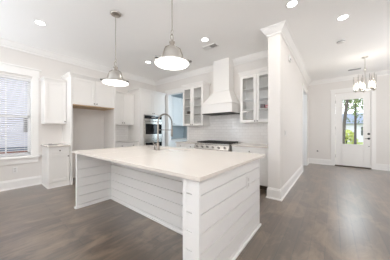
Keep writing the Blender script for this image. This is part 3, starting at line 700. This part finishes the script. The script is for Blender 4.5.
MB().lathe((.143, 4.77, CEIL - .016), [(.0705, 0), (.0705, -.006), (.066, -.012), (.060, -.012)], 24).build('sensor_ring', 'slot', c)

# chandelier
cx, cy = .656, 6.186
c = thing('chandelier', (cx, cy, 2.24), 'entry chandelier with candle bulbs in clear glass cylinders before the front door', 'chandelier')
MB().lathe((cx, cy, CEIL), [(.065, 0), (.065, -.012), (.05, -.024), (.012, -.03), (0, -.03)], 24).build('canopy', 'shade', c, smooth=True)
MB().cyl((cx, cy, CEIL - .02), (cx, cy, 2.30), .007, 10).build('rod', 'shade', c)
MB().lathe((cx, cy, 2.24), [(0, 0), (.014, .006), (.018, .03), (.03, .05), (.03, .07), (.012, .09), (.012, .14)], 16).build('hub', 'shade', c, smooth=True)
MB().lathe((cx, cy, 2.80), [(.012, 0), (.026, .01), (.026, .05), (.012, .07)], 14).build('collar', 'shade', c, smooth=True)
for k in range(5):
    a = 2 * PI * k / 5 + .35; ca, sa = math.cos(a), math.sin(a); q = .175
    arm = MB().tube([(cx + ca * r, cy + sa * r, z) for r, z in ((.02, 2.30), (.08, 2.275), (.14, 2.27), (q, 2.285), (q, 2.31))], .007, 8).build('arm', 'shade', c, smooth=True)
    X, Y = cx + ca * q, cy + sa * q
    MB().lathe((X, Y, 2.285), [(.010, -.03), (.016, -.01), (.05, .012), (.05, .02), (.018, .022), (.014, .09), (0, .09)], 16).build('candle_cup', 'shade', arm, smooth=True)
    MB().lathe((X, Y, 2.376), [(.010, 0), (.019, .02), (.021, .04), (.014, .075), (.004, .105), (0, .107)], 12).build('bulb', 'bulb', arm, smooth=True)
    MB().lathe((X, Y, 2.306), [(.052, 0), (.052, .36), (.049, .36), (.049, 0)], 20).build('glass_shade', 'shadeglass', arm, smooth=True)
l = bpy.data.lights.new('chandelier_lamp', 'POINT'); l.energy = 6; l.color = (1, .93, .84); l.shadow_soft_size = .12
lo = bpy.data.objects.new('chandelier_lamp', l); C.objects.link(lo); lo.location = (cx, cy, 2.44)

# ------------------------------------------------------------------ wall plates
t = thing('wall_outlet', LEFT(.526, 0, .34), 'white outlet plate on the wall below the left window', 'outlet')
MB(LEFT).box(.49, .562, .0005, .007, .345, .465).build('plate', 'plate', t, bevel=.002)
for z in (.38, .43): MB(LEFT).box(.508, .544, .007, .009, z - .016, z + .016).build('socket', 'edge', t)
t = thing('light_switch', (XR, 3.80, 1.14), 'white light switch plate on the hall wall near the pillar edge', 'light switch')
MB().box(XR + .0005, XR + .007, 3.755, 3.845, 1.145, 1.265).build('plate', 'plate', t, bevel=.002)
MB().box(XR + .007, XR + .012, 3.785, 3.815, 1.17, 1.24).build('rocker', 'plate', t)
t = thing('wall_sensor', (XR, 4.2, 2.74), 'small white sensor box high on the hall wall below the crown', 'sensor')
MB().box(XR + .0005, XR + .03, 4.13, 4.29, 2.745, 2.87).build('case', 'plate', t, bevel=.006)
MB().lathe((XR + .03, 4.19, 2.78), [(.022, 0), (.018, .008), (0, .01)], 12, (1, 0, 0)).build('lens', 'slot', t)
t = thing('cable_jack', (-.44, YE, .44), 'small dark round jack low on the entry wall left of the front door', 'jack')
MB().lathe((-.44, YE - .0005, .487), [(.03, 0), (.03, .004), (.022, .006)], 14, (0, -1, 0)).build('cover', 'slot', t)
MB().lathe((-.44, YE - .0065, .487), [(.014, 0), (.012, .008), (0, .008)], 12, (0, -1, 0)).build('plug', 'blackmetal', t)
t = thing('wall_sensor', (-.30, YE, 2.17), 'tiny pale sensor high on the entry wall left of the front door', 'sensor')
MB().box(-.325, -.28, YE - .016, YE - .0005, 2.175, 2.25).build('case', 'plate', t, bevel=.004)
MB().lathe((-.302, YE - .016, 2.215), [(.010, 0), (.008, .004), (0, .005)], 10, (0, -1, 0)).build('lens', 'slot', t)

# ------------------------------------------------------------------ outdoors
struct(MB().box(-60, 60, -40, 80, -.45, -.35).build('ground', 'lawn'))
struct(MB().box(-60, 60, 19, 25, -.35, -.335).build('road', 'road'))
struct(MB().box(-1.0, 2.6, YE + .16, YE + 2.2, -.349, -.03).build('porch', 'road'))
def tree(x, y, hgt, r, lean, label, nleaf, c0, spread, group=None):
    c = thing('tree', (x, y, -.35), label, 'tree')
    pts = [(x + lean * q * q, y, -.35 + hgt * q) for q in (0, .1, .25, .45, .7, 1)]
    MB().tube(pts, [r * 1.35, r * 1.08, r, r * .9, r * .75, r * .5], 12).build('trunk', 'bark', c, smooth=True)
    b = MB()
    for k in range(nleaf):
        p = Vector((x + lean * .6 + random.gauss(0, spread), y + random.gauss(0, spread), c0 + random.gauss(0, spread * .9)))
        for j in range(5):
            q = p + Vector([random.gauss(0, .18) for _ in range(3)]); a = Vector([random.gauss(0, 1) for _ in range(3)]).normalized(); d = a.orthogonal().normalized()
            V = [b.v(q + a * .14), b.v(q + d * .06), b.v(q - a * .14), b.v(q - d * .06)]; b.bm.faces.new(V)
    b.build('foliage', 'leaf', c)
tree(.60, 16.5, 9, .10, 1.3, 'thick dark leaning tree trunk seen at the left of the door glass', 150, 5.2, .9)
tree(1.60, 21, 9, .085, .15, 'dark upright tree seen in the middle of the door glass', 330, 4.4, 1.0)
def shrub(x, y, s, mt, label):
    c = thing('shrub', (x, y, -.35), label, 'shrub')
    b = MB()
    for k in range(260):
        a = random.random() * 2 * PI; e = random.random(); rr = s * (1 - .3 * random.random())
        p = Vector((x + rr * math.cos(a) * math.sqrt(1 - e * e), y + rr * math.sin(a) * math.sqrt(1 - e * e), -.25 + e * s * 1.5))
        a_ = Vector([random.gauss(0, 1) for _ in range(3)]).normalized(); d = a_.orthogonal().normalized(); f = s * .2
        b.bm.faces.new([b.v(p + a_ * f), b.v(p + d * f * .6), b.v(p - a_ * f), b.v(p - d * f * .6)])
    b.build('foliage', mt, c)
    b = MB()
    for k in range(4): b.tube([(x, y, -.36), (x + random.gauss(0, .2 * s), y + random.gauss(0, .2 * s), s * .6)], .03, 6)
    b.build('stems', 'bark', c)
shrub(3.9, 26, 1.3, 'leafy', 'yellow green shrub at the right of the door glass across the road')
shrub(1.3, 27.5, 1.05, 'leafy', 'yellow green shrub left of the upright tree across the road')
c = thing('house', (4, 36, -.35), 'pale house with grey blue roof far across the road seen through the door glass', 'house')
MB().box(-1, 10, 34, 40, -.35, 2.3).build('wall', 'siding', c)
MB().hexa([(-1.5, 33.5, 2.3), (10.5, 33.5, 2.3), (10.5, 40.5, 2.3), (-1.5, 40.5, 2.3), (-.5, 36.9, 4.0), (9.5, 36.9, 4.0), (9.5, 37.1, 4.0), (-.5, 37.1, 4.0)]).build('roof', 'roof', c)
for x in (.2, 3.2, 6.4): MB().box(x, x + 1.0, 33.97, 34, .6, 1.8).build('window', 'dark', c)
# the house next door, seen through the left window
c = thing('house', (-10, 1.5, -.35), 'lavender white lap sided house next door seen through the left window', 'house')
MB().box(-14, -9.6, -5, 9, .62, 6).build('wall', 'siding', c)
MB().box(-14, -9.55, -5, 9, -.4, .46).build('foundation', 'brick', c); MB().box(-14, -9.57, -5, 9, .46, .62).build('skirt_board', 'roof', c)
MB().box(-9.6, -9.57, 1.18, 1.42, 1.18, 1.77).build('window', 'dark', c)
for k, (y, s) in enumerate(((.6, .42), (1.6, .36), (2.5, .40))):
    shrub(-8.9, y, s, 'leaf', ['low green shrub before the house next door, nearest the window muntin', 'low green shrub before the house next door, the middle one', 'low green shrub before the house next door, nearest the window casing'][k])
